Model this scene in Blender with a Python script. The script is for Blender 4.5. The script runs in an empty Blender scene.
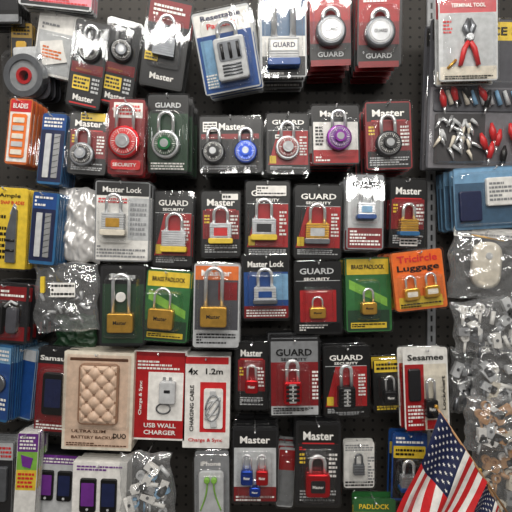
import bpy, math, random
from mathutils import Vector, noise
random.seed(7)
sc=bpy.context.scene
sc.view_settings.view_transform='Standard'
CAMD=1.25; ZC=1.45; U0=0.0025
def scl(d): return U0*(CAMD-d)/1.15
# ---------------- materials
MC={}
def s2l(c): return c/12.92 if c<=0.04045 else ((c+0.055)/1.055)**2.4
def hexc(h):
    h=h.lstrip('#'); return tuple(s2l(int(h[i:i+2],16)/255) for i in (0,2,4))
PAL=dict(red='#a81c20',dred='#82141a',bred='#c8262a',black='#0e0e0f',char='#1c1c1f',white='#e8e6e2',grey='#85878a',lgrey='#bcbec0',
 yellow='#e4c43a',orange='#de7230',blue='#1f4a8c',lblue='#7ba6c8',navy='#1b2347',green='#2f6c38',lime='#82b848',purple='#6a2d86',beige='#dbbca4',
 cream='#dcd4c4',pink='#d98a98',tan='#b98d62',dgreen='#22402a',cyan='#2b6594',peach='#d6baa4',brown='#5a3a28',slate='#4c4c52',rim_tan_crease_shade='#96725a')
MET=dict(steel=('#d2d4d7',.25),chrome=('#eceef0',.12),brass=('#dba94a',.28),dsteel=('#7c7f84',.32),mred=('#c81a24',.25),mpurple=('#8a2f9c',.25),mblue=('#2146a8',.25),mgreen=('#2f8a50',.25),mblack=('#1b1b1e',.25))
def mat(k):
    if k in MC: return MC[k]
    m=bpy.data.materials.new('m_'+k.strip('#')); m.use_nodes=True
    nt=m.node_tree; N=nt.nodes; L=nt.links; p=N['Principled BSDF']
    if k in ('clear','bag','foil'):
        tc=N.new('ShaderNodeTexCoord'); nz=N.new('ShaderNodeTexNoise'); nz.inputs['Scale'].default_value=26 if k=='clear' else 45
        nz.inputs['Detail'].default_value=1.0
        mp=N.new('ShaderNodeMapping'); mp.inputs['Scale'].default_value=(1.3,1,.4) if k=='clear' else (1,1,1)
        L.new(tc.outputs['Object'],mp.inputs[0]); L.new(mp.outputs[0],nz.inputs['Vector'])
        bp=N.new('ShaderNodeBump'); bp.inputs['Strength'].default_value=.24 if k=='clear' else .7; bp.inputs['Distance'].default_value=.006
        L.new(nz.outputs['Fac'],bp.inputs['Height'])
        if k=='foil':
            p.inputs['Base Color'].default_value=(.7,.69,.68,1); p.inputs['Roughness'].default_value=.2; p.inputs['Metallic'].default_value=.3
            L.new(bp.outputs[0],p.inputs['Normal'])
        else:
            N.remove(p); out=N['Material Output']
            lw=N.new('ShaderNodeLayerWeight'); lw.inputs[0].default_value=.5; L.new(bp.outputs[0],lw.inputs['Normal'])
            pw=N.new('ShaderNodeMath'); pw.operation='POWER'; pw.inputs[1].default_value=3; L.new(lw.outputs['Facing'],pw.inputs[0])
            ma=N.new('ShaderNodeMath'); ma.operation='MULTIPLY_ADD'; ma.inputs[1].default_value=.6; ma.inputs[2].default_value=.06 if k=='clear' else .13
            L.new(pw.outputs[0],ma.inputs[0])
            tr=N.new('ShaderNodeBsdfTransparent'); tr.inputs[0].default_value=(.98,.983,.983,1)
            gl=N.new('ShaderNodeBsdfGlossy'); gl.inputs['Roughness'].default_value=.05 if k=='clear' else .07; gl.inputs['Color'].default_value=(.97,.98,1,1)
            L.new(bp.outputs[0],gl.inputs['Normal'])
            mx=N.new('ShaderNodeMixShader'); L.new(ma.outputs[0],mx.inputs[0]); L.new(tr.outputs[0],mx.inputs[1]); L.new(gl.outputs[0],mx.inputs[2])
            if k=='bag':
                df=N.new('ShaderNodeBsdfDiffuse'); df.inputs[0].default_value=(.85,.87,.89,1)
                m2=N.new('ShaderNodeMixShader'); m2.inputs[0].default_value=.06
                L.new(mx.outputs[0],m2.inputs[1]); L.new(df.outputs[0],m2.inputs[2]); mx=m2
            L.new(mx.outputs[0],out.inputs['Surface'])
        MC[k]=m; return m
    if k in MET:
        c=hexc(MET[k][0]); p.inputs['Metallic'].default_value=.7 if k not in('mblack',) else .3; p.inputs['Roughness'].default_value=MET[k][1]
    else:
        c=hexc(PAL.get(k,k)); p.inputs['Roughness'].default_value=.38
    tc=N.new('ShaderNodeTexCoord'); nz=N.new('ShaderNodeTexNoise'); nz.inputs['Scale'].default_value=60; nz.inputs['Detail'].default_value=3
    L.new(tc.outputs['Object'],nz.inputs['Vector'])
    rp=N.new('ShaderNodeValToRGB'); rp.color_ramp.elements[0].position=.3; rp.color_ramp.elements[1].position=.7
    rp.color_ramp.elements[0].color=(c[0]*.82,c[1]*.82,c[2]*.82,1); rp.color_ramp.elements[1].color=(min(1,c[0]*1.08),min(1,c[1]*1.08),min(1,c[2]*1.08),1)
    L.new(nz.outputs['Fac'],rp.inputs[0]); L.new(rp.outputs[0],p.inputs['Base Color'])
    MC[k]=m; return m
# ---------------- text cache
TC={}
def textmesh(s):
    if s in TC: return TC[s]
    cu=bpy.data.curves.new('t','FONT'); cu.body=s; cu.size=1; cu.resolution_u=2; cu.offset=.022; cu.align_x='LEFT'
    ob=bpy.data.objects.new('t',cu); sc.collection.objects.link(ob); bpy.context.view_layer.update()
    me=bpy.data.meshes.new_from_object(ob.evaluated_get(bpy.context.evaluated_depsgraph_get()))
    vs=[v.co.copy() for v in me.vertices]; fs=[tuple(p.vertices) for p in me.polygons]
    bpy.data.objects.remove(ob); bpy.data.curves.remove(cu); bpy.data.meshes.remove(me)
    xs=[v.x for v in vs]; ys=[v.y for v in vs]; a,b,c,d=min(xs),max(xs),min(ys),max(ys)
    vs=[((v.x-(a+b)/2)/(b-a),(v.y-(c+d)/2)/(d-c)) for v in vs]
    TC[s]=(vs,fs); return TC[s]
# ---------------- builder (plan coordinates on the wall, w = distance out from the wall side)
def ring(x0,y0,x1,y1,r,seg=4):
    r=max(.01,min(r,(x1-x0)/2-.01,(y1-y0)/2-.01)); P=[]
    for cx,cy,a0 in ((x1-r,y0+r,-90),(x1-r,y1-r,0),(x0+r,y1-r,90),(x0+r,y0+r,180)):
        for i in range(seg+1):
            a=math.radians(a0+90*i/seg); P.append((cx+r*math.cos(a),cy+r*math.sin(a)))
    return P
def circ(cx,cy,r,n=28): return [(cx+r*math.cos(2*math.pi*i/n),cy+r*math.sin(2*math.pi*i/n)) for i in range(n)]
class B:
    def __init__(s,cx,cy,d):
        s.ox,s.oy,s.d=cx,cy,d; s.s=scl(d); s.V=[];s.F=[];s.M=[];s.S=[];s.mats=[];s.wo=0;s.jx=0;s.jy=0
    def mi(s,k):
        if k not in s.mats: s.mats.append(k)
        return s.mats.index(k)
    def v(s,x,y,w):
        s.V.append(((x+s.jx-s.ox)*s.s,-(w+s.wo)*s.s,(s.oy-y-s.jy)*s.s)); return len(s.V)-1
    def f(s,idx,k,sm=False): s.F.append(tuple(idx)); s.M.append(s.mi(k)); s.S.append(sm)
    def loft(s,rings,k,cap0=False,cap1=True,sm=False):
        R=[[s.v(p[0],p[1],w) for p in P] for P,w in rings]; n=len(R[0])
        for a,b in zip(R,R[1:]):
            for i in range(n): s.f((a[i],a[(i+1)%n],b[(i+1)%n],b[i]),k,sm)
        if cap0: s.f(R[0][::-1],k)
        if cap1: s.f(R[-1],k)
    def rr(s,x0,y0,x1,y1,w0,w1,k,r=1,bev=0,seg=3):
        if x0>x1:x0,x1=x1,x0
        if y0>y1:y0,y1=y1,y0
        Rg=[(ring(x0,y0,x1,y1,r,seg),w0)]
        if bev: Rg+=[(ring(x0,y0,x1,y1,r,seg),w1-bev),(ring(x0+bev*.3,y0+bev*.3,x1-bev*.3,y1-bev*.3,r,seg),w1-bev*.3),(ring(x0+bev,y0+bev,x1-bev,y1-bev,r,seg),w1)]
        else: Rg+=[(ring(x0,y0,x1,y1,r,seg),w1)]
        s.loft(Rg,k,True,True)
    def poly(s,P,w0,w1,k): s.loft([(P,w0),(P,w1)],k,True,True)
    def pr(s,x0,y0,x1,y1,k,l=1): # printed panel
        s.rr(x0,y0,x1,y1,.3,.35+.12*l,k,.4,seg=1)
    def cy(s,cx,cy,r,w0,w1,k,bev=0,n=28,sm=True):
        R=[(circ(cx,cy,r,n),w0)]
        if bev: R+=[(circ(cx,cy,r,n),w1-bev),(circ(cx,cy,r-bev*.3,n),w1-bev*.3),(circ(cx,cy,r-bev,n),w1)]
        else: R+=[(circ(cx,cy,r,n),w1)]
        s.loft(R,k,True,True,sm)
    def tube(s,P,r,k,n=8,sm=True):
        P=[Vector(p) for p in P]; R=[]
        for i,p in enumerate(P):
            t=(P[min(i+1,len(P)-1)]-P[max(i-1,0)]).normalized()
            up=Vector((0,0,1)) if abs(t.z)<.9 else Vector((0,1,0))
            a=t.cross(up).normalized(); b2=a.cross(t)
            rr_=r[i] if isinstance(r,(list,tuple)) else r
            R.append([s.v(*(p+a*rr_*math.cos(2*math.pi*j/n)+b2*rr_*math.sin(2*math.pi*j/n))) for j in range(n)])
        for a,b in zip(R,R[1:]):
            for i in range(n): s.f((a[i],a[(i+1)%n],b[(i+1)%n],b[i]),k,sm)
        s.f(R[0][::-1],k); s.f(R[-1],k)
    def t(s,txt,cx,cy,wd,h,k,w=.75,rot=0):
        vs,fs=textmesh(txt); c,sn=math.cos(math.radians(rot)),math.sin(math.radians(rot)); ids=[]
        for x,y in vs:
            x*=wd; y*=-h
            ids.append(s.v(cx+x*c-y*sn,cy+x*sn+y*c,w))
        for f in fs: s.f([ids[i] for i in f],k)
    def lines(s,x0,y0,x1,y1,n,k,w=.7):
        for i in range(n):
            y=y0+(y1-y0)*(i+.5)/n; h=(y1-y0)/n*.28; x=x0
            while x<x1-1:
                l=random.uniform(1.2,4); e=min(x+l,x1); s.f([s.v(x,y-h,w),s.v(e,y-h,w),s.v(e,y+h,w),s.v(x,y+h,w)],k); x=e+.7
                if random.random()<.06: break
    def dome(s,x0,y0,x1,y1,D,r=4,k='clear',w0=.9):
        s.loft([(ring(x0-1.2,y0-1.2,x1+1.2,y1+1.2,r+1),w0),(ring(x0,y0,x1,y1,r),w0+.8),(ring(x0+.8,y0+.8,x1-.8,y1-.8,r),w0+D*.8),(ring(x0+1.5,y0+1.5,x1-1.5,y1-1.5,r),w0+D*.95),(ring(x0+3,y0+3,x1-3,y1-3,r),w0+D)],k,False,True,True)
    def make(s,name,rot=(0,0,0)):
        me=bpy.data.meshes.new(name); me.from_pydata(s.V,[],s.F)
        for k in s.mats: me.materials.append(mat(k))
        me.polygons.foreach_set('material_index',s.M); me.polygons.foreach_set('use_smooth',s.S); me.update()
        ob=bpy.data.objects.new(name,me); sc.collection.objects.link(ob)
        ob.location=((s.ox-256)*s.s,-s.d,ZC+(256-s.oy)*s.s)
        ob.rotation_euler=tuple(math.radians(a) for a in (rot[0],rot[1],rot[2])) # pitch, roll(clockwise), yaw
        return ob
# ---------------- locks
def shackle(b,cx,top,hw,sh,w,st,k='steel'):
    P=[(cx-hw,top+1,w),(cx-hw,top-(sh-hw),w)]
    for i in range(1,12):
        a=math.pi*i/12; P.append((cx-hw*math.cos(a),top-(sh-hw)-hw*math.sin(a),w))
    P+=[(cx+hw,top-(sh-hw),w),(cx+hw,top+1,w)]
    b.tube(P,st,k)
def padlock(b,cx,cy,bw,bh,body='steel',sh=16,bump=None,lam=True,w0=1.2,dep=8,smat='chrome',st=1.7,label=None):
    t=cy-bh/2; x0=cx-bw/2; x1=cx+bw/2; wm=w0+dep/2
    shackle(b,cx,t,bw*.31,sh,wm,st,smat)
    if lam:
        n=max(4,int(bh/2.2)); h=bh/n
        b.rr(x0+.7,t+.3,x1-.7,t+bh-.3,w0+.6,w0+dep-.7,'dsteel',1)
        for i in range(n): b.rr(x0,t+i*h+.18,x1,t+(i+1)*h-.18,w0,w0+dep,body,1.2,.25,2)
        for sx in(-.38,.38): b.cy(cx+sx*bw,t-.3,1.1,wm-1,wm+1,body,0,8)
        if label: b.rr(cx-bw*.3,t+bh*.25,cx+bw*.3,t+bh*.66,w0+dep,w0+dep+.3,label,.6)
    else:
        b.rr(x0,t,x1,t+bh,w0,w0+dep,body,2.2,1)
        b.rr(x0+bw*.16,t+bh*.28,x1-bw*.16,t+bh*.7,w0+dep,w0+dep+.15,label or 'brass',1)
        b.t('Master',cx,t+bh*.48,bw*.52,bh*.2,'black' if not label else 'white',w0+dep+.3)
    if bump: b.rr(x0-1,t+bh*.78,x1+1,t+bh+1.2,w0-.6,w0+dep+1,bump,1.6,.6)
def dial(b,cx,cy,R,body='steel',face='black',sh=14,knob=None,w0=1.2,tick='white',smat='chrome'):
    shackle(b,cx,cy-R*.8,R*.52,sh,w0+3.5,1.8,smat)
    b.cy(cx,cy,R,w0,w0+6,body,1.4,36)
    b.cy(cx,cy,R*.84,w0+6,w0+6.6,'chrome',.4,36)
    b.cy(cx,cy,R*.78,w0+6.4,w0+8,face,.5,36)
    for i in range(30):
        a=2*math.pi*i/30; r0=R*.6 if i%5 else R*.52; r1=R*.74; c,s_=math.cos(a),math.sin(a); q=.18 if i%5 else .34
        b.f([b.v(cx+c*r0-s_*q,cy+s_*r0+c*q,w0+8.1),b.v(cx+c*r1-s_*q,cy+s_*r1+c*q,w0+8.1),b.v(cx+c*r1+s_*q,cy+s_*r1-c*q,w0+8.1),b.v(cx+c*r0+s_*q,cy+s_*r0-c*q,w0+8.1)],tick)
    P=[(cx+(R*.42+(.5 if i%2 else 0))*math.cos(2*math.pi*i/36),cy+(R*.42+(.5 if i%2 else 0))*math.sin(2*math.pi*i/36)) for i in range(36)]
    b.poly(P,w0+8,w0+11,knob or face); b.cy(cx,cy,R*.3,w0+11,w0+11.5,'chrome',.3)
def combo(b,cx,cy,bw,bh,body='mred',sh=16,w0=1.2,dep=8,n=4):
    t=cy-bh/2; shackle(b,cx,t,bw*.3,sh,w0+dep/2,1.9,'chrome')
    b.rr(cx-bw/2,t,cx+bw/2,t+bh,w0,w0+dep,body,2.5,1.2)
    b.rr(cx-bw*.2,t+2,cx+bw*.2,t+bh-2,w0+dep,w0+dep+.3,'chrome',1)
    for i in range(n):
        y=t+3+(bh-6)*(i+.5)/n
        b.tube([(cx-bw*.36,y,w0+dep-.9),(cx+bw*.36,y,w0+dep-.9)],(bh-6)/n*.42,'black',10)
        b.t(str(random.randint(0,9)),cx,y,1.7,2.4,'white',w0+dep+.9)
# ---------------- pack
HOOKS=[]
def pack(name,box,fn,d=.1,n=3,gap=12,rot=(0,0,0),bg='black',inset=1.6,flange=True,r=4,hook=True):
    d+=.018+random.uniform(0,.022)
    if gap>8: n=max(n,int((d-.012)/(gap*.00245))+1) if n>2 else n
    x0,y0,x1,y1=box; b=B((x0+x1)/2,(y0+y1)/2,d)
    rot=(rot[0]+random.uniform(-1.5,3),rot[1]+random.uniform(-1.6,1.6),rot[2]+random.uniform(-3,3))
    reach=(y1-y0)/2*b.s*abs(math.sin(math.radians(rot[0])))+(x1-x0)/2*b.s*abs(math.sin(math.radians(rot[2])))
    for i in range(n):
        b.wo=-gap*i
        if gap*i*b.s+reach>d-.006: break
        q=1.6 if gap>8 else .6
        if i>0: b.jx=random.uniform(-q,q); b.jy=random.uniform(-q*.6,q)
        b.rr(x0+inset,y0+inset,x1-inset,y1-inset,-.3,.35,bg,max(1,r-1.2))
        if flange:
            b.loft([(ring(x0,y0,x1,y1,r),-.6),(ring(x0,y0,x1,y1,r),.6),(ring(x0+.6,y0+.6,x1-.6,y1-.6,r),.95)],'clear',False,True)
        fn(b,i==0)
    b.wo=0; b.jx=b.jy=0
    if hook: HOOKS.append((b,(x0+x1)/2,y0+4,d))
    return b.make(name,rot)
def header(b,box,kind,f,hf=.3):
    x0,y0,x1,y1=box; W=x1-x0; H=y1-y0; cx=(x0+x1)/2
    if kind=='guard':
        b.pr(x0+3,y0+3,x1-3,y0+H*hf,'black'); b.pr(x0+3,y0+H*hf,x1-3,y1-3,'red'); b.pr(x0+3,y1-H*.16,x1-3,y1-3,'black',2)
        b.poly([(x0+3,y0+H*hf),(x0+3+W*.22,y0+H*hf),(x0+3,y1-H*.16)],.5,.62,'black')
        b.pr(x0+3,y0+H*hf-.6,x1-3,y0+H*hf,'lgrey',2)
        if f:
            b.t('GUARD',cx,y0+H*hf*.56,W*.7,H*.075,'white',1.3); b.t('SECURITY',cx,y0+H*hf*.84,W*.5,H*.035,'white',1.3)
            b.lines(x0+5,y1-H*.14,x1-5,y1-5,3,'lgrey',1)
            b.lines(x1-5-W*.14,y0+H*.38,x1-4.5,y0+H*.7,7,'white',1); b.rr(x0+4.5,y1-H*.3,x0+4.5+W*.14,y1-H*.18,.5,.9,'yellow',.3)
    elif kind=='master':
        b.pr(x0+3,y0+3,x1-3,y0+H*hf,'black'); b.pr(x0+3,y0+H*hf,x1-3,y1-3,'dred'); b.pr(x0+3,y0+H*.72,x1-3,y1-3,'black',2)
        if f:
            b.t('Master',cx,y0+H*hf*.62,W*.66,H*.1,'white',1.3); b.pr(x0+W*.15,y0+H*hf-1.2,x1-W*.15,y0+H*hf,'bred',3)
            b.lines(x0+5,y1-H*.2,x1-5,y1-5,4,'lgrey',1); b.lines(x1-5-W*.16,y0+H*.36,x1-4,y0+H*.66,6,'white',1); b.lines(x0+4.5,y0+H*.36,x0+4.5+W*.12,y0+H*.5,3,'yellow',1)
    b.cy(cx,y0+3.6,1.6,.5,1.0,'black',0,12)
def sticker(b,x0,y0,x1,y1,k='white',w=1.2,ln=2,tk='black'):
    b.rr(x0,y0,x1,y1,w,w+.2,k,.5); b.lines(x0+1,y0+1,x1-1,y1-1,ln,tk,w+.35)
def std(name,box,kind,lockf,dm,D=12,d=.1,n=3,rot=(0,0,0),bg='black',st=None,extra=None,**kw):
    def fn(b,f):
        header(b,box,kind,f)
        if extra: extra(b,f)
        lockf(b); b.dome(*dm,D)
        if st and f: sticker(b,*st)
    return pack(name,box,fn,d,n,D+1.5,rot,bg,**kw)

PB='padlock_blister_pack'; DB='dial_lock_blister_pack'; CB='combination_lock_blister_pack'
# ===== row A (top)
def fA3(x0,y0,x1,y1):
    def fn(b,f):
        b.pr(x0+3,y0+3,x1-3,y1-3,'char'); b.pr(x0+3,y0+42,x1-3,y0+52,'dred',2)
        cx=(x0+x1)/2
        dial(b,cx,y0+30,11,'mblack','black',14,'dsteel')
        b.dome(x0+4,y0+8,x1-4,y0+50,12)
        if f:
            sticker(b,x0+6,y0+55,x0+22,y0+68,'yellow',1.2,3); b.t('Master',cx,y1-10,20,6,'white',1.4); b.pr(x0+5,y1-5,x1-5,y1-3.5,'bred',2); b.lines(x0+24,y0+54,x1-5,y0+70,4,'lgrey',1.1)
    return fn
pack(DB,(70,22,106,108),fA3(70,22,106,108),.15,4,13,(11,9,14))
pack(DB,(102,22,138,106),fA3(102,22,138,106),.12,3,13,(11,9,14))
def fA4(b,f):
    b.pr(146,4,186,26,'dred'); b.pr(146,26,186,84,'char')
    padlock(b,165,48,22,18,'dsteel',20,None); b.dome(150,22,182,66,13)
    if f: b.t('Master',166,76,24,6,'white',1.2); sticker(b,147,54,160,62,'yellow',1.5,2); b.lines(150,8,182,20,3,'white',1)
pack(PB,(143,0,189,88),fA4,.13,4,14,(10,10,11))
def fA5(b,f):
    b.pr(199,14,254,34,'white'); b.pr(199,34,254,88,'blue'); b.pr(202,38,214,84,'lblue',2)
    b.rr(215,40,246,80,1,9,'lgrey',3,1.5); b.rr(219,44,242,62,9,9.6,'dsteel',2)
    for i in range(3): b.tube([(223+i*8,46,9.6),(223+i*8,60,9.6)],1.6,'char')
    for i in range(4): b.tube([(221,66+i*3,9),(240,66+i*3,9)],1,'dsteel')
    shackle(b,230,41,9,16,5,2.2,'chrome'); b.dome(205,22,250,84,12)
    if f: b.t('Resettable',226,18,40,5,'navy',1.2); b.t('Padlock',226,26,30,5,'bred',1.2); b.lines(202,70,213,84,5,'white',1.2)
pack(PB,(196,10,257,91),fA5,.14,3,14,(10,-10,-6),'lgrey')
def fA6(b,f):
    b.pr(262,-10,305,36,'#4a6888'); b.pr(262,36,305,56,'white'); b.pr(262,56,305,75,'char')
    padlock(b,283,54,30,26,'lgrey',44,'blue',True,1.2,10,st=3.2); b.rr(270,44,296,54,11.2,11.5,'white',.5); b.dome(264,-4,302,71,14)
    b.t('GUARD',283,49,22,5,'navy',11.7); b.lines(263,71,303,75,1,'white',1.1)
pack(PB,(258,-16,308,78),fA6,.12,3,16,(3,0,0),'lgrey')
def puck(cx,cy):
    def fn(b,f):
        b.pr(cx-20,cy-50,cx+20,cy-12,'red'); b.pr(cx-20,cy-12,cx+20,cy+10,'dred'); b.pr(cx-20,cy+10,cx+20,cy+32,'black'); b.pr(cx-20,cy+26,cx+20,cy+32,'dred',2)
        b.cy(cx,cy,15,1,9,'dsteel',2.5,40); b.cy(cx,cy,11.5,9,9.6,'lgrey',.3,36); b.cy(cx,cy,9.5,9.6,9.9,'steel',.2,36); shackle(b,cx,cy-9,7.5,13,5,2.6,'chrome')
        b.dome(cx-18,cy-26,cx+18,cy+18,13,8); b.t('GUARD',cx,cy,13,3.5,'black',10.2)
        if f: b.t('GUARD',cx,cy+21,26,5,'lgrey',1.4); b.lines(cx-16,cy-44,cx+16,cy-30,4,'white',1.2)
    return fn
pack('disc_padlock_blister_pack',(308,-20,352,64),puck(330,33),.12,4,14,(3,0,0),'char')
pack('disc_padlock_blister_pack',(356,-20,403,66),puck(379,34),.13,4,14,(3,0,-3),'char')
# ===== row B
std(DB,(68,112,108,176),'master',lambda b:dial(b,84,156,12,'dsteel','char',16,'dsteel'),(70,132,98,170),13,.11,3,(0,2,4),st=(80,113,104,121,'yellow',1.2,2))
def fB2(b,f):
    b.pr(113,103,142,118,'white'); b.lines(115,105,140,116,3,'bred',1)
    dial(b,126,143,16,'mred','bred',24,'chrome'); b.rr(112,160,142,170,1,2,'bred',3,.5); b.dome(109,110,144,172,14,10)
    if f: b.t('SECURITY',126,165,24,3.5,'white',2.4)
pack(DB,(107,98,146,176),fB2,.14,3,15,(2,2,0),'dred')
def fB3(b,f):
    b.pr(149,98,188,114,'black'); b.pr(149,114,188,170,'dgreen')
    dial(b,167,145,14,'steel','dgreen',20,'mgreen'); b.dome(150,112,186,168,14,8)
    if f: b.t('GUARD',168,106,26,5,'lgrey',1.2); b.lines(151,162,185,170,3,'white',1)
pack(DB,(146,94,190,174),fB3,.12,3,15,(2,0,0),'char')
def fB4(b,f):
    b.pr(201,118,259,171,'black'); b.pr(201,134,259,139,'dred',2)
    dial(b,214,153,11.5,'mblack','black',14,'mblack'); dial(b,246,153,11.5,'mblue','mblue',14,'mblue')
    b.dome(202,138,228,169,12); b.dome(233,138,258,169,12)
    if f: b.t('Master',232,127,26,7,'white',1.4); sticker(b,203,122,217,132,'white',1.2,3); b.lines(203,165,257,170,2,'grey',1)
pack('dial_lock_twin_blister_pack',(198,115,263,174),fB4,.12,3,13.5,(0,1,0),'black')
std(DB,(265,112,311,175),'guard',lambda b:dial(b,287,149,12,'steel','dred',16,'chrome'),(270,130,304,168),13,.1,3,st=(275,135,282,139,'white',1.6,1))
def fB6(b,f):
    b.pr(313,107,358,122,'black'); b.pr(313,122,358,163,'white'); b.pr(313,150,358,163,'red',2)
    dial(b,338,139,12.5,'mpurple','purple',17,'mpurple'); b.dome(320,120,355,156,13)
    if f: b.t('Master',334,114,28,6,'white',1.3); b.lines(315,126,323,146,6,'black',1); b.lines(315,156,356,162,2,'white',1.1)
pack(DB,(310,104,361,166),fB6,.13,3,14.5,(0,0,0),'char')
std(DB,(364,100,413,171),'master',lambda b:dial(b,387,145,13,'mblack','black',18,'black'),(370,122,406,164),13,.12,3,(0,-2,0),bg='dred')
# ===== row C
def fC2(b,f):
    b.pr(97,183,148,260,'white'); b.pr(97,183,148,196,'black',2); b.pr(128,198,148,240,'lgrey',2)
    if f: b.t('Master Lock',122,190,38,5.5,'white',1.4); b.lines(99,198,127,204,2,'bred',1); b.lines(98,245,146,258,4,'grey',1); b.lines(130,202,146,236,7,'grey',1)
    padlock(b,115,224,22,21,'lgrey',18,'cream',True,1.2,10,label='brass'); b.dome(100,200,132,242,14)
pack(PB,(94,180,151,263),fC2,.12,3,15,(0,2,4),'grey')
Y='yellow'
std(PB,(152,190,194,268),'guard',lambda b:padlock(b,175,241,24,20,'steel',17,Y),(158,213,190,257),13,.08,3,(0,3,0))
std(PB,(200,190,242,258),'master',lambda b:padlock(b,221,233,22,19,'steel',16,Y,label='bred'),(206,209,236,250),12,.09,3,st=(222,194,238,200,'white',1.5,1))
def c5(b,f):
    if f: sticker(b,256,186,286,196,'white',1.6,3)
std(PB,(244,180,291,260),'guard',lambda b:padlock(b,264,229,24,20,'steel',19,Y,label='char'),(248,202,284,246),13,.1,3,extra=c5)
std(PB,(293,184,343,260),'guard',lambda b:padlock(b,317,233,23,19,'brass',19,'dsteel',label='lgrey'),(300,206,334,250),13,.1,3)
def fC7(b,f):
    b.pr(348,176,382,190,'grey'); b.pr(348,190,382,232,'lgrey'); b.pr(348,228,382,248,'dred',2)
    padlock(b,365,211,17,15,'steel',17,'blue',label='lblue'); b.dome(352,188,378,224,12)
    if f: b.t('GUARD',365,184,26,5,'black',1.2); b.lines(350,230,380,246,5,'white',1.1)
pack(PB,(345,173,385,251),fC7,.13,3,13.5,(0,0,0),'grey')
std(PB,(388,178,427,249),'master',lambda b:padlock(b,407,227,18,15,'brass',15,'cyan'),(393,203,421,240),12,.1,3,st=(400,238,418,246,'white',1.4,2))
# ===== row D
def fD1(b,f):
    b.pr(103,269,143,343,'dgreen'); b.pr(103,269,143,284,'black',2)
    padlock(b,122,322,25,19,'brass',38,None,False,1.2,9,st=1.9,label=None); b.dome(106,276,139,337,13)
    b.cy(121,297,5,1,3,'white',.4)
    if f: b.t('Brass',123,276,24,5,'lgrey',1.4)
pack(PB,(99,264,146,347),fD1,.11,3,14,(0,0,3),'char')
def brass(cx,y0,y1,txt,bw,lc,sh):
    def fn(b,f):
        x0,x1=cx-21,cx+21; H=y1-y0
        b.pr(x0,y0+3,x1,y0+H*.24,'yellow'); b.pr(x0,y0+H*.24,x1,y1-3,'green'); b.pr(x0,y0+H*.7,x1,y1-3,'dgreen',2); b.pr(x0+3,y1-H*.14,x1-3,y1-5,'yellow',3)
        b.poly([(x0+2,y0+H*.3),(x1-2,y0+H*.55),(x1-2,y0+H*.66),(x0+2,y0+H*.42)],.5,.65,'lime')
        padlock(b,cx-lc,y1-H*.33,bw,bw*.8,'brass',sh,None,False,1.2,8,st=1.3); b.dome(cx-lc-bw*.75,y0+H*.3,cx-lc+bw*.75,y1-H*.18,12)
        if f: b.t(txt,cx,y0+H*.14,33,4.5,'black',1.2); b.lines(x0+4,y1-H*.13,x1-4,y1-6,2,'black',1.2)
    return fn
pack(PB,(143,269,191,343),brass(167,269,343,'BRASS PADLOCK',25,4,20),.1,3,13.5,(0,3,0),'green')
def fD3(b,f):
    b.pr(195,266,238,280,'orange'); b.pr(195,280,238,346,'slate'); b.pr(195,330,238,346,'lgrey',2); b.pr(218,282,237,300,'dred',2)
    padlock(b,214,316,26,20,'brass',38,None,False,1.2,9,st=2.1); b.dome(198,275,231,332,13)
    if f: b.t('Master',216,273,30,6,'white',1.2); b.lines(197,333,236,344,4,'black',1.1)
pack(PB,(192,262,241,349),fD3,.12,3,14.5,(0,1,0),'lgrey')
def fD4(b,f):
    b.pr(244,257,288,272,'black'); b.pr(244,272,288,318,'blue'); b.pr(244,306,288,318,'dred',2); b.pr(272,274,288,300,'lblue',2)
    padlock(b,265,294,22,15,'lgrey',18,'dsteel',True,label='blue'); b.dome(248,272,283,308,12)
    if f: b.t('Master Lock',266,264,36,6,'white',1.2); b.lines(246,309,286,317,3,'white',1.1)
pack(PB,(241,254,291,321),fD4,.12,3,13.5,(0,0,0),'char')
def fD5(b,f):
    header(b,(293,260,343,335),'guard',False,.28); b.pr(296,281,340,332,'char',2); b.pr(300,290,336,322,'red',3)
    padlock(b,317,312,16,11,'brass',10,None,False,1.5,6,st=1); b.dome(304,288,332,324,11)
    if f: b.t('GUARD',317,271,34,6,'lgrey',1.3); b.t('SECURITY',317,279,26,3,'white',1.3); b.lines(299,324,337,331,3,'white',1.2)
pack(PB,(293,260,343,336),fD5,.09,2,12.5,(0,0,0),'black')
pack(PB,(344,256,393,333),brass(368,256,333,'BRASS PADLOCK',15,1,13),.1,3,13.5,(0,0,0),'green')
def fD7(b,f):
    b.pr(395,252,443,308,'orange'); b.pr(395,252,443,276,'#e86a1a',2); b.pr(397,296,440,307,'yellow',2)
    padlock(b,409,293,15,12,'brass',12,None,False,1.5,6,st=1.2,label='cream'); padlock(b,429,292,15,12,'brass',12,None,False,1.5,6,st=1.2,label='cream')
    b.dome(398,274,440,304,10)
    if f: b.t('Tricircle',419,258,40,7,'bred',1.3); b.t('Luggage',419,268,42,8,'black',1.3); b.lines(398,302,438,307,2,'black',1.3)
pack('luggage_padlock_blister_pack',(392,249,446,311),fD7,.12,3,12,(0,-5,0),'orange')
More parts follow.
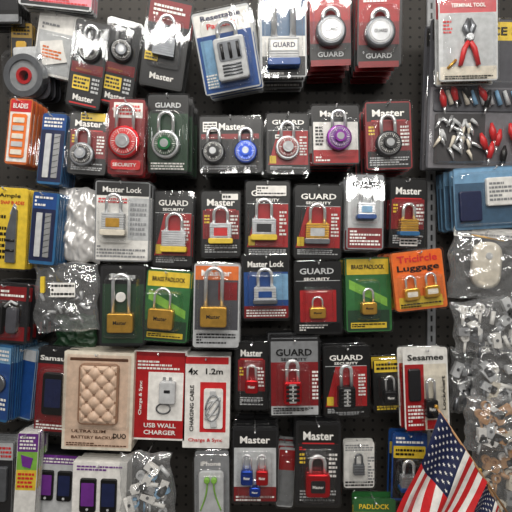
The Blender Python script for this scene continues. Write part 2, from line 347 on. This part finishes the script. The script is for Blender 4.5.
# ===== row E
def fE4(b,f):
    header(b,(235,342,268,410),'master',f,.26)
    padlock(b,252,385,13,13,'mred',14,None,False,1.2,7,st=1.3,label='mred'); b.dome(240,362,264,400,11)
pack(PB,(234,341,269,411),fE4,.1,3,12.5)
def fE5(b,f):
    b.pr(271,341,318,362,'grey'); b.pr(271,362,318,415,'dred'); b.pr(271,406,318,415,'lgrey',2)
    combo(b,292,391,18,23,'mred',20); b.dome(277,364,309,408,13)
    if f: b.t('GUARD',294,352,36,7,'black',1.3); b.t('SECURITY',294,359,26,3,'black',1.3); b.lines(312,370,318,400,8,'white',1); b.lines(273,407,316,414,3,'black',1.1)
pack(CB,(268,337,321,417),fE5,.12,3,14.5,(0,0,0),'char')
def fE6(b,f):
    header(b,(322,346,370,418),'guard',f,.28); combo(b,345,395,17,21,'mblack',20); b.dome(332,370,360,412,13)
pack(CB,(322,345,371,418),fE6,.1,3,14.5)
def fE7(b,f):
    b.pr(375,360,400,372,'yellow'); b.pr(375,372,400,410,'black'); padlock(b,389,396,13,13,'mblack',14,None,False,1.2,6,st=1.2,label='char'); b.dome(378,374,399,406,10)
    if f: b.lines(377,362,399,370,2,'black',1); b.lines(376,405,399,410,2,'yellow',1)
pack(PB,(372,358,403,413),fE7,.08,2,11.5,(0,-2,0),'black')
def fE8(b,f):
    b.pr(405,350,447,364,'white'); b.pr(405,364,424,430,'red'); b.pr(424,364,447,430,'cream'); b.pr(426,420,446,429,'bred',2)
    padlock(b,429,407,12,18,'mblack',20,None,False,1.2,7,st=1.4,label='char'); b.rr(408,368,420,400,1,4,'char',2,1); b.dome(420,376,440,424,11)
    if f: b.t('Sesamee',426,357,36,6,'black',1.2); b.t('LockAlert',443,393,34,4,'black',1.2,-90); b.lines(407,404,422,426,6,'white',1.1)
pack('alarm_padlock_blister_pack',(402,346,450,431),fE8,.11,2,12.5,(0,-2,0),'white')
# quilted power bank box
def fE1(b,f):
    b.pr(66,355,130,447,'peach'); b.pr(69,358,127,361,'brown',2)
    b.rr(79,363,119,424,.5,4,'rim_tan_crease_shade',5,1)
    nx,ny=44,64; ids=[]; hs=[]
    for j in range(ny+1):
        for i in range(nx+1):
            x=81+36*i/nx; y=365+57*j/ny; u=(x-81)/9; v=(y-365)/9
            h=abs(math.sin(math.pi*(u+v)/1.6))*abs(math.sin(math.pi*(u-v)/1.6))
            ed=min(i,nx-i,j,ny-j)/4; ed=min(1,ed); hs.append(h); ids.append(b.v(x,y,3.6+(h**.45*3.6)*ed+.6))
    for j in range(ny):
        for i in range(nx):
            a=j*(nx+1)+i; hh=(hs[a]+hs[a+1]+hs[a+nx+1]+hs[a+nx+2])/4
            b.f([ids[a],ids[a+1],ids[a+nx+2],ids[a+nx+1]],'rim_tan_crease_shade' if hh<.07 else 'beige',True)  # valleys between quilt pads coloured darker, painting in the crease shade
    b.t('ULTRA SLIM',90,431,34,3,'brown',1.3); b.t('BATTERY BACKUP',95,437,44,3,'brown',1.3); b.t('DUO',121,435,13,5,'black',1.3); b.lines(68,442,128,446,2,'brown',1.2)
    b.loft([(ring(66,355,130,426,2),1),(ring(66,355,130,426,2),10),(ring(67,356,129,425,2),10.6)],'clear')
def box_item(name,box,fn,d,D,bg,rot=(0,0,0)):
    x0,y0,x1,y1=box; b=B((x0+x1)/2,(y0+y1)/2,d)
    b.rr(x0,y0,x1,y1,-D,.35,bg,.8,.2); fn(b,True); HOOKS.append((b,(x0+x1)/2,y0+3,d)); return b.make(name,rot)
box_item('quilted_power_bank_box',(63,352,133,450),fE1,.13,30,'cream',(0,2,0))
def fE2(b,f):
    b.pr(134,352,184,438,'red'); b.pr(148,372,183,420,'white',2); b.pr(134,352,184,356,'dred',2)
    b.rr(160,380,176,402,.8,7,'lgrey',2,1); b.rr(163,376,166,380,3,4,'steel',.3); b.rr(169,376,172,380,3,4,'steel',.3); b.rr(165,388,171,391,7,7.2,'char',.3)
    P=[(164+7*math.cos(a*.5),408+5*math.sin(a*.5),1.6) for a in range(24)]; b.tube(P,.8,'grey',6)
    b.t('USB WALL',161,425,32,4.5,'white',1.3,0); b.t('CHARGER',161,432,32,4.5,'white',1.3); b.lines(137,360,180,370,3,'white',1.1); b.t('Charge & Sync',141,398,34,4,'white',1.3,-90)
box_item('wall_charger_box',(133,351,186,440),fE2,.11,26,'white',(0,2,0))
def fE3(b,f):
    b.pr(185,357,228,446,'white'); b.pr(185,357,228,364,'bred',2); b.pr(200,382,226,432,'bred',2); b.rr(204,388,223,428,1,2,'white',2)
    for k in range(4):
        b.tube([(213+7*math.cos(a*.4+k),407+(7+k*2)*math.sin(a*.4),2.6+k*.3) for a in range(17)],.9,'grey' if k%2 else 'lgrey',6)
    b.rr(210,390,216,396,2,4,'lgrey',.6,.4); b.rr(211,419,217,426,2,4,'lgrey',.6,.4)
    b.t('4x',193,371,10,7,'black',1.3); b.t('1.2m',214,371,17,6,'black',1.3); b.t('CHARGING CABLE',192,408,46,4,'black',1.3,-90); b.t('Charge & Sync',206,440,34,4.5,'bred',1.3)
box_item('charging_cable_box',(183,356,230,448),fE3,.11,22,'white',(0,1,0))
# ===== row F
def fF2(b,f):
    b.pr(234,431,276,448,'black'); b.pr(234,448,276,500,'lgrey'); b.pr(234,486,276,500,'dred',2)
    padlock(b,247,475,12,14,'mblue',14,None,False,1.2,7,st=1.3,label='mblue'); padlock(b,262,475,12,14,'mred',14,None,False,1.2,7,st=1.3,label='mred')
    padlock(b,255,488,11,9,'mblue',6,None,False,2,7,st=1.2,label='mblue'); b.dome(238,452,272,494,12)
    if f: b.t('Master',255,440,30,7,'white',1.4); b.lines(236,494,274,500,2,'white',1.2)
pack(PB,(231,427,279,503),fF2,.13,3,13.5,(-2,0,0),'char')
def fF4(b,f):
    header(b,(295,422,341,506),'master',f,.26); b.pr(298,444,338,500,'char',3)
    b.rr(305,470,329,493,1.5,10,'mred',3,1.4); b.rr(310,476,324,488,10,10.6,'char',1.5); b.t('Master',317,482,11,3,'white',10.9)
    shackle(b,317,471,7,17,5.5,1.9,'chrome'); b.dome(301,450,334,498,13)
    if f: b.lines(299,446,337,450,2,'bred',1.6)
pack(PB,(294,421,342,507),fF4,.13,3,14.5,(-2,1,0),'char')
pack(PB,(276,446,296,508),lambda b,f:(b.pr(278,450,294,470,'red'),b.pr(278,470,294,505,'grey'),b.dome(279,456,294,500,9)),.07,3,10,(0,2,0),'lgrey')
def fF5(b,f):
    b.pr(344,442,374,486,'white'); padlock(b,358,468,11,10,'dsteel',10,None,True,1,5,st=1,smat='dsteel'); b.dome(350,452,367,480,8)
    if f: b.lines(345,444,373,451,3,'grey',1); b.lines(368,456,374,480,8,'grey',1); b.lines(345,480,373,486,2,'black',1)
pack('padlock_card_pack',(342,440,376,489),fF5,.07,2,10,(0,1,0),'white')
def fF6(b,f):
    b.pr(354,500,394,512,'green'); b.pr(354,512,394,560,'yellow'); padlock(b,373,540,18,14,'brass',16,None,False,1.2,7); b.dome(360,516,388,550,11)
    if f: b.t('PADLOCK',374,506,30,5,'yellow',1.2)
pack(PB,(352,497,397,565),fF6,.1,2,12.5,(0,0,0),'green')
def fF7(b,f):
    b.pr(393,434,425,446,'blue'); b.pr(393,446,425,458,'yellow'); b.pr(393,458,425,498,'char'); padlock(b,407,480,16,14,'steel',14,'blue'); b.dome(396,460,421,492,11)
    if f: b.lines(395,436,423,444,2,'white',1); b.lines(395,448,423,456,2,'black',1)
pack(PB,(390,431,428,502),fF7,.07,2,12,(0,3,0),'blue')
def fF1(b,f):
    b.pr(195,457,228,468,'grey'); b.rr(199,470,224,515,.5,3,'lgrey',4,1)
    for sx in(-1,1):
        P=[(211+sx*(3+.02*t*t),478+t*1.6,4+math.sin(t*.3)) for t in range(20)]; b.tube(P,.8,'lime',6); b.cy(211+sx*3.5,478,3,3,7,'lime',1,16)
    b.dome(197,469,226,540,11,5)
    if f: b.t('iPhone',211,463,20,4.5,'white',1.2)
pack('earphones_blister_pack',(193,454,231,550),fF1,.12,2,13,(-2,1,0),'grey')
# phone accessory boxes bottom-left
def phones(x0,y0,x1,y1,c1,c2,c3):
    def fn(b,f):
        b.pr(x0+1,y0+1,x1-1,y0+10,c1); b.pr(x0+1,y0+10,x1-1,y1-1,c2)
        w=(x1-x0)
        for q in(.3,.68):
            cx=x0+w*q; b.rr(cx-w*.15,y0+16,cx+w*.15,y0+16+w*.62,.5,3,c3,2,.8); b.rr(cx-w*.12,y0+20,cx+w*.12,y0+16+w*.5,3,3.2,'purple' if q<.5 else 'navy',1); b.cy(cx,y0+16+w*.56,1.3,3,3.3,'lgrey',0,12)
        b.lines(x0+4,y0+3,x1-4,y0+9,2,'white' if c1!='white' else 'purple',1)
    return fn
box_item('phone_accessory_box',(32,454,80,530),phones(32,454,80,530,'purple','lgrey','black'),.1,24,'char',(0,3,0))
box_item('phone_accessory_box',(72,462,126,540),phones(72,462,126,540,'white','white','black'),.13,20,'white',(0,2,0))
def fcol(b,f):
    b.pr(16,434,36,452,'purple'); b.pr(16,452,36,470,'lime',1); b.pr(16,470,36,490,'yellow'); b.pr(16,490,36,520,'white'); b.lines(18,436,34,450,4,'white',1); b.lines(18,472,34,488,4,'bred',1)
    b.poly([(20,455),(32,458),(30,468),(22,466)],.6,1.4,'purple')
pack('accessory_card_pack',(14,431,38,530),fcol,.11,8,3,(0,4,0),'white')
pack('accessory_card_pack',(-20,440,14,530),lambda b,f:(b.pr(-18,443,12,460,'lgrey'),b.pr(-18,460,12,528,'char'),b.rr(-4,466,8,500,.6,4,'dsteel',2,1),b.lines(-8,446,11,458,3,'bred',1)),.1,6,4,(0,3,0),'grey')
# ===== left column
def fL1(b,f):
    b.pr(8,100,30,162,'white'); b.pr(8,100,30,112,'bred',2)
    b.rr(11,114,27,158,.5,1.6,'orange',2,.3)
    for i in range(5): b.rr(13,118+i*8,25,123+i*8,1.6,2.2,'lgrey' if i%2 else 'cream',.5)
    if f: b.t('BLADES',19,106,16,5,'white',1.2)
pack('utility_blade_card_pack',(5,97,33,166),fL1,.11,9,3,(0,7,-6),'#c8662e')
def fL2(x0,y0):
    def fn(b,f):
        b.pr(x0+2,y0+2,x0+26,y0+18,'blue'); b.pr(x0+2,y0+18,x0+26,y0+70,'navy'); b.rr(x0+7,y0+22,x0+13,y0+66,.6,1.6,'lgrey',.5); b.rr(x0+16,y0+22,x0+22,y0+66,.6,1.6,'steel',.5)
        for i in range(7): b.f([b.v(x0+16,y0+26+i*6,1.8),b.v(x0+22,y0+24+i*6,1.8),b.v(x0+22,y0+24.6+i*6,1.8),b.v(x0+16,y0+26.6+i*6,1.8)],'black')
        if f: b.lines(x0+4,y0+5,x0+24,y0+16,3,'white',1)
    return fn
pack('snap_blade_card_pack',(38,112,66,186),fL2(38,112),.12,10,3,(0,4,-5),'cyan')
pack('snap_blade_card_pack',(29,191,59,266),fL2(29,191),.12,10,3,(0,5,-5),'cyan')
def fL3(b,f):
    b.poly([(-14,192),(20,188),(27,190),(27,268),(-14,268)],.35,.8,'yellow')
    b.poly([(8,232),(14,206),(18,210),(18,262),(8,262)],1,3.5,'dsteel'); b.poly([(10,214),(14,203),(17,206),(15,216)],1,2,'chrome')
    b.tube([(9,240,4),(17,240,4)],1.2,'black'); b.tube([(9,250,4),(17,250,4)],1.2,'black')
    if f: b.t('Ample',9,196,22,5,'black',1.2); b.t('SNAP BLADES',12,202.5,24,3.5,'bred',1.2); b.lines(-3,214,7,260,8,'black',1.1)
pack('snap_knife_card_pack',(-16,186,29,270),fL3,.13,7,4,(0,3,0),'yellow')
# tape roll
b=B(29,78,.1)
for r0,r1,w,k in((15,20.5,10,'dsteel'),(8,15,8,'grey'),(5,8,9,'red')):
    b.loft([(circ(29,78,r1,40),0),(circ(29,78,r1,40),w),(circ(29,78,r0,40),w),(circ(29,78,r0,40),0)],k,False,False,False)
b.loft([(ring(8,54,50,100,8),-1),(ring(8,54,50,100,8),11),(ring(11,57,47,97,8),12)],'clear'); b.rr(14,48,44,60,-1,0,'lgrey',2)
for i in range(5): b.rr(9,58,49,98,-4-i*5,-3-i*5,'char' if i%2 else 'slate',8)
b.make('tape_roll',(6,0,-6))
pack('tool_card_pack',(10,22,34,62),lambda b,f:(b.pr(12,24,32,38,'#a8862a'),b.pr(12,38,32,60,'char'),b.lines(14,26,30,36,3,'black',1),b.rr(17,42,27,56,1,3,'#b08a20',2,.6)),.07,4,5,(2,2,0),'#8c7024')
def fTL(b,f):
    b.pr(22,-10,90,6,'char'); b.pr(30,-10,92,3,'pink',2); b.lines(34,-2,88,3,2,'bred',1.2)
pack('hardware_card_pack',(18,-30,94,9),fTL,.12,4,6,(6,4,0),'lgrey')
pack('hardware_card_pack',(-20,-20,20,24),lambda b,f:(b.pr(-18,-18,18,10,'char'),b.pr(-18,14,18,21,'grey')),.1,5,6,(4,0,0),'black')
# white folded carded bag
def fW(b,f):
    b.pr(37,24,80,34,'white'); b.lines(40,26,78,33,2,'grey',1); b.pr(37,34,80,74,'lgrey'); b.poly([(40,46),(62,40),(70,60),(46,68)],.6,2,'white'); b.lines(44,48,64,60,4,'orange',2.3); b.dome(39,36,78,74,6)
pack('carded_parts_bag',(34,14,84,78),fW,.08,3,7,(8,14,0),'white')
def bag(name,box,d,D,items=None,k='bag',rot=(0,0,0),amp=2.8,seed=0,nx=34,ny=38,head=None):
    x0,y0,x1,y1=box; b=B((x0+x1)/2,(y0+y1)/2,d)
    if items: items(b)
    for side,sg in((1,1),(0,-.35)):
        ids=[]
        for j in range(ny+1):
            for i in range(nx+1):
                u=i/nx; v=j/ny; e=(max(0,math.sin(math.pi*u)*math.sin(math.pi*v)))**.4
                n1=1-abs(noise.noise(Vector((u*4.2+seed,v*5+seed*.7,seed*1.7))))*2.4; n2=1-abs(noise.noise(Vector((u*9+v*3+seed,v*8-u*2,3))))*2.2
                nn=n1*1.2+n2*.7
                xx=x0+(x1-x0)*u+5*noise.noise(Vector((v*4,seed,u*1.5)))*(1 if i in(0,nx) else .6); yy=y0+(y1-y0)*v+4*noise.noise(Vector((u*4,seed+9,v)))
                ids.append(b.v(xx,yy,sg*(e*D+nn*amp*e)))
        for j in range(ny):
            for i in range(nx):
                a=j*(nx+1)+i; b.f([ids[a],ids[a+1],ids[a+nx+2],ids[a+nx+1]],k,True)
    if head: b.rr(x0+2,y0-2,x1-2,y0+8,1.5,2.2,head,1); b.lines(x0+4,y0,x1-4,y0+7,2,'grey',2.5)
    HOOKS.append((b,(x0+x1)/2,y0+3,d))
    return b.make(name,rot)
bag('foil_parts_pouch',(58,188,101,262),.1,5,None,'foil',(0,3,0),3,2.2)
def cbit(b):
    sticker(b,56,282,80,296,'white',12.5,3); b.rr(46,276,50,292,10,12.5,'yellow',1)
    for i in range(22):
        x=random.uniform(42,88); y=random.uniform(286,322); a=random.random()*6; b.tube([(x,y,4),(x+8*math.cos(a),y+8*math.sin(a),5)],1.6,random.choice(['steel','lgrey','dsteel','chrome']),6)
bag('parts_bag',(36,262,99,332),.13,8,cbit,rot=(0,0,0),seed=4.4)
bag('parts_bag',(56,315,98,350),.07,5,None,'dgreen',seed=8)
def fD0(b,f):
    b.pr(-14,286,26,340,'char'); b.pr(-14,286,26,300,'dred',2); b.pr(-14,326,26,340,'dred',2); b.rr(-6,304,6,334,1,7,'black',3,1); b.rr(9,306,20,332,1,6,'slate',3,1); b.tube([(8,306,6),(14,300,6),(20,303,5)],1.4,'lgrey'); b.dome(-8,301,23,336,10,8)
    b.lines(0,289,24,297,2,'white',1.2)
pack('tool_blister_pack',(-18,282,30,344),fD0,.12,4,11,(0,4,0),'char')
def fE0(b,f):
    b.pr(-20,346,12,362,'lblue'); b.pr(-20,362,12,418,'blue'); b.cy(0,382,9,1,4,'dsteel',1); b.lines(-8,348,10,360,3,'white',1); b.lines(-8,396,10,414,4,'white',1)
pack('saw_blade_card_pack',(-24,342,14,422),fE0,.12,12,3.2,(0,6,-14),'cyan')
pack('saw_blade_card_pack',(10,346,38,420),lambda b,f:(b.pr(12,349,36,417,'blue'),b.pr(12,349,36,360,'lgrey',2)),.09,14,2.4,(0,6,-18),'#7d97ac')
def fE00(b,f):
    b.pr(36,352,75,364,'char'); b.pr(36,364,75,432,'dred'); b.rr(44,372,66,414,1,5,'black',3,1); b.rr(47,378,63,406,5,5.4,'navy',1); b.dome(40,368,70,420,8)
    b.t('Samsun',54,358,30,5,'white',1.3); b.lines(38,421,73,430,3,'white',1.1)
pack('phone_case_blister_pack',(34,346,80,436),fE00,.08,3,10,(0,5,0),'char')
# ===== right column
def fR1(b,f):
    b.pr(431,24,560,42,'yellow'); b.pr(431,42,560,88,'slate'); b.pr(431,88,560,168,'#77757a'); b.pr(431,24,447,42,'black',2)
    b.rr(434,90,556,112,.5,2,'slate',2,.5); b.rr(436,114,486,164,.5,1.2,'#3e3c3e',2)
    for i in range(30):
        x=random.uniform(438,472); y=random.uniform(116,152); a=random.uniform(.4,2.2); l=random.uniform(9,15)
        b.tube([(x,y,3),(x+l*.5*math.cos(a),y+l*.5*math.sin(a),5),(x+l*math.cos(a),y+l*math.sin(a),4)],[2,1.6,.7],random.choice(['chrome','steel','lgrey','cream']),8)
    for i in range(9):
        b.tube([(446+i*8,92,4),(451+i*8,106,4)],[1.8,2.4],random.choice(['cream','lgrey','lblue','black']),8)
    for (x,y,a,k) in ((450,86,75,'bred'),(459,84,60,'black'),(476,88,60,'bred'),(487,92,100,'black'),(440,92,80,'bred'),(490,124,80,'bred'),(499,130,100,'bred'),(508,124,75,'bred'),(516,134,90,'bred'),(480,134,70,'bred'),(504,146,95,'black'),(512,92,80,'bred'),(492,142,100,'bred')):
        c,s_=math.cos(math.radians(a)),math.sin(math.radians(a)); b.tube([(x,y,6),(x+8*c,y+8*s_,6),(x+17*c,y+17*s_,6)],[1.2,3.4,2.4],k,10)
        b.tube([(x+17*c,y+17*s_,6),(x+24*c,y+24*s_,6)],[1.4,.6],'chrome',6)
    b.dome(434,84,556,164,13,4); b.t('75',438,33,10,8,'white',1.2); b.t('PIECE SET',500,33,60,8,'black',1.2)
pack('alligator_clip_blister_pack',(427,20,564,170),fR1,.1,2,15,(2,1,0),'slate')
def fR2(b,f):
    b.pr(440,-16,496,13,'#b8444a'); b.pr(440,13,496,79,'lgrey'); b.pr(440,66,496,79,'cream',2)
    for sx in(-1,1):
        b.tube([(468-sx*1.5,38,3),(468+sx*5,50,3),(468+sx*9,66,3)],[2,2.8,2.2],'bred',10)
        b.tube([(468+sx*2,42,3),(468-sx*4,28,3),(468-sx*1.2,20,3)],[3,3.2,1.2],'dsteel',10)
    b.cy(468,39,4,1,6.5,'steel',1); b.tube([(455,60,2),(447,68,2)],1.5,'brass'); b.dome(444,16,492,74,9)
    b.t('TERMINAL TOOL',468,6,34,4,'white',1.3); b.lines(443,20,452,34,4,'bred',1); b.lines(444,75,492,79,2,'black',1.2)
pack('crimping_pliers_blister_pack',(437,-20,499,82),fR2,.15,2,10,(2,0,0),'lgrey')
def fR3(b,f):
    b.pr(455,168,530,182,'lblue'); b.pr(455,182,530,226,'#44637e'); b.rr(485,178,512,206,1,5,'white',2,1); b.rr(458,190,480,220,1,4,'navy',2,1); b.dome(456,172,528,224,9); b.lines(487,182,510,202,5,'grey',5.3)
pack('electrical_blister_pack',(452,165,534,230),fR3,.1,3,10,(0,-2,0),'#5b7f9c')
def it1(b):
    b.loft([(ring(470,242,498,288,12),1),(ring(470,242,498,288,12),7),(ring(473,245,495,285,10),9)],'cream',True,True,True); b.cy(484,256,3.4,9,10,'lgrey',.5)
    b.tube([(468,236,3),(500,240,4)],1,'brass')
bag('parts_bag',(449,230,520,300),.12,11,it1,seed=1.1,rot=(0,4,0),head='white')
def junk(x0,y0,x1,y1,n,ks,seed):
    def fn(b):
        random.seed(seed)
        for i in range(n):
            x=random.uniform(x0,x1); y=random.uniform(y0,y1); a=random.random()*3; t=random.random(); k=random.choice(ks)
            if t<.4:
                b.loft([(circ(x,y,4.5,18),2),(circ(x,y,4.5,18),5),(circ(x,y,2.4,18),5),(circ(x,y,2.4,18),2)],k); b.tube([(x,y+4,3.5),(x+3*math.cos(a),y+15,3.5)],1.4,k,6)
            elif t<.72:
                c,s_=math.cos(a),math.sin(a); P=[(x+px*c-py*s_,y+px*s_+py*c) for px,py in ((-7,-4),(7,-4),(8,0),(7,4),(-7,4))]; b.poly(P,2,7,k); b.cy(x,y,1.6,7,7.6,'dsteel',0,10)
            else: b.tube([(x,y,4),(x+13*math.cos(a),y+13*math.sin(a),5)],2.2,k,8)
    return fn
bag('parts_bag',(452,298,524,352),.13,9,junk(460,306,512,342,24,['lgrey','white','steel','dsteel','white'],3),seed=2.3,rot=(0,-6,0))
bag('parts_bag',(472,345,534,405),.12,9,junk(482,355,514,396,22,['white','lgrey','cream','dsteel'],5),seed=3.9,rot=(0,5,0),head='white')
bag('parts_bag',(464,396,534,450),.15,9,junk(474,404,514,440,24,['white','lgrey','cream','tan'],8),seed=5.2)
bag('parts_bag',(474,444,540,520),.12,9,junk(484,452,514,505,26,['tan','steel','cream','white'],9),seed=6.7)
bag('parts_bag',(449,348,482,414),.07,6,junk(455,365,474,400,10,['steel','dsteel','lgrey'],11),seed=7.7)
bag('parts_bag',(120,452,174,530),.15,9,junk(130,464,164,510,24,['lblue','white','lgrey','steel'],12),seed=9.1)
random.seed(5)
# ===== flags
def flag(name,P00,P01,P10,P11,d,stars=True):
    b=B(P00[0],P00[1],d)
    def pt(s,t,o=0):
        x=(1-s)*((1-t)*P00[0]+t*P01[0])+s*((1-t)*P10[0]+t*P11[0]); y=(1-s)*((1-t)*P00[1]+t*P01[1])+s*((1-t)*P10[1]+t*P11[1])
        w=5*math.sin(t*13+s*2.2)*(.35+.65*s)+2.2*math.sin(t*23+s*6)*s
        x+=3.5*math.sin(t*9+s*5)*s; y+=2*math.sin(t*14)*s
        return b.v(x,y,w+o)
    NS,NT=40,65; G=[[pt(i/NS,j/NT) for i in range(NS+1)] for j in range(NT+1)]
    for j in range(NT):
        st=j//5
        for i in range(NS):
            k='navy' if (i<20 and st<7) else ('bred' if st%2==0 else 'white')
            b.f([G[j][i],G[j][i+1],G[j+1][i+1],G[j+1][i]],k,True)
    for r in range(9):
        for c in range(6 if r%2==0 else 5):
            s0=(.5/12)*(2*c+1+(r%2)); t0=(7/13)*(r+1)/10; ids=[]
            for q in range(10):
                rad=1 if q%2==0 else .42; a=math.pi*q/5; ids.append(pt(s0+.016*rad*math.cos(a),t0+.026*rad*math.sin(a),.6))
            b.f(ids,'white')
    dx,dy=P01[0]-P00[0],P01[1]-P00[1]
    b.tube([(P00[0]-dx*.06,P00[1]-dy*.06,-1.2),(P00[0]+dx*1.6,P00[1]+dy*1.6,-1.2)],1.1,'tan'); b.cy(P00[0]-dx*.07,P00[1]-dy*.07,2,-2.5,.5,'brass',.6,14)
    b.make(name)
flag('american_flag',(440,412),(487,482),(398,512),(446,566),.23)
flag('american_flag',(482,474),(506,522),(462,540),(486,575),.22)
# ===== peg hooks (one mass)
b=B(256,256,0.0)
for (pb,x,y,d) in HOOKS:
    X=(x-256)*pb.s/b.s+256; Y=256-(256-y)*pb.s/b.s; W=(d)/b.s
    b.tube([(X,Y,0),(X,Y,W+5),(X,Y-1.5,W+7)],.7,'chrome',6)
b.make('peg_hooks')
# ===== upright strip
b=B(256,256,0.0)
x0=430
b.rr(x0-4,-150,x0+4,700,0.5,4,'grey',.5)
for i in range(80): b.rr(x0-1,-145+i*10,x0+1,-139+i*10,4,4.1,'black',.3)
b.make('shelf_upright_rail')
# ===== wall with pegboard holes
def plane(name,size,loc,rot,m):
    bpy.ops.mesh.primitive_plane_add(size=1,location=loc,rotation=rot); o=bpy.context.object; o.name=name; o.scale=(size[0],size[1],1); o.data.materials.append(m); return o
m=bpy.data.materials.new('pegboard'); m.use_nodes=True; nt=m.node_tree; N=nt.nodes; L=nt.links; p=N['Principled BSDF']
geo=N.new('ShaderNodeNewGeometry'); sp=N.new('ShaderNodeSeparateXYZ'); L.new(geo.outputs['Position'],sp.inputs[0])
def mth(op,a,b_=None):
    n=N.new('ShaderNodeMath'); n.operation=op
    for i,q in enumerate((a,b_)):
        if q is None: continue
        if isinstance(q,(int,float)): n.inputs[i].default_value=q
        else: L.new(q,n.inputs[i])
    return n.outputs[0]
def cell(o): return mth('SUBTRACT',mth('FRACT',mth('ADD',mth('DIVIDE',o,.0254),100)),.5)
ux,uz=cell(sp.outputs['X']),cell(sp.outputs['Z'])
dd=mth('SQRT',mth('ADD',mth('MULTIPLY',ux,ux),mth('MULTIPLY',uz,uz)))
hole=mth('LESS_THAN',dd,.15)
nz=N.new('ShaderNodeTexNoise'); nz.inputs['Scale'].default_value=9; L.new(geo.outputs['Position'],nz.inputs['Vector'])
rp=N.new('ShaderNodeValToRGB'); rp.color_ramp.elements[0].color=(.02,.018,.016,1); rp.color_ramp.elements[1].color=(.042,.038,.034,1); L.new(nz.outputs['Fac'],rp.inputs[0])
mx=N.new('ShaderNodeMixRGB'); L.new(hole,mx.inputs[0]); L.new(rp.outputs[0],mx.inputs[1]); mx.inputs[2].default_value=(.001,.001,.001,1); L.new(mx.outputs[0],p.inputs['Base Color']); p.inputs['Roughness'].default_value=.6; p.inputs['Specular IOR Level'].default_value=.3
plane('wall_back',(4,2.8),(0,.0,1.4),(math.pi/2,0,0),m)
plane('floor',(4,3.5),(0,-1.75,0),(0,0,0),mat('#6a6560'))
# ===== lights
def area(loc,tgt,sx,sy,e,c=(1,1,1)):
    l=bpy.data.lights.new('ceiling_light','AREA'); l.shape='RECTANGLE'; l.size=sx; l.size_y=sy; l.energy=e; l.color=c
    o=bpy.data.objects.new('ceiling_light',l); sc.collection.objects.link(o); o.location=loc
    o.rotation_euler=(Vector(tgt)-Vector(loc)).to_track_quat('-Z','Y').to_euler()
area((-.3,-.9,2.75),(0,0,1.5),1.2,.08,15,(1,.95,.87))
area((.6,-1.7,2.75),(0,0,1.3),1.2,.08,15,(1,.96,.9))
area((-.5,-2.1,2.5),(0,0,1.3),1.4,.08,13,(1,.96,.9))
area((.2,-2.8,2.1),(0,0,1.2),1.5,.12,14,(1,.97,.92))
w=bpy.data.worlds.new('World'); sc.world=w; w.use_nodes=True; nt=w.node_tree; N=nt.nodes; L=nt.links
tc=N.new('ShaderNodeTexCoord'); sp=N.new('ShaderNodeSeparateXYZ'); L.new(tc.outputs['Generated'],sp.inputs[0])
mr=N.new('ShaderNodeMapRange'); mr.inputs['From Min'].default_value=-1; mr.inputs['From Max'].default_value=1; L.new(sp.outputs['Z'],mr.inputs['Value'])
rp=N.new('ShaderNodeValToRGB'); L.new(mr.outputs[0],rp.inputs[0]); e=rp.color_ramp.elements
e[0].position=0; e[0].color=(.06,.055,.05,1); e[1].position=1; e[1].color=(.62,.6,.56,1)
q=e.new(.52); q.color=(.11,.105,.1,1); q=e.new(.68); q.color=(.24,.23,.22,1)
L.new(rp.outputs[0],N['Background'].inputs[0]); N['Background'].inputs[1].default_value=1.0
cam=bpy.data.cameras.new('Camera'); co=bpy.data.objects.new('Camera',cam); sc.collection.objects.link(co)
co.location=(0,-CAMD,ZC); co.rotation_euler=(math.pi/2,0,0); cam.sensor_width=36; cam.lens=36*1.15/1.28; sc.camera=co
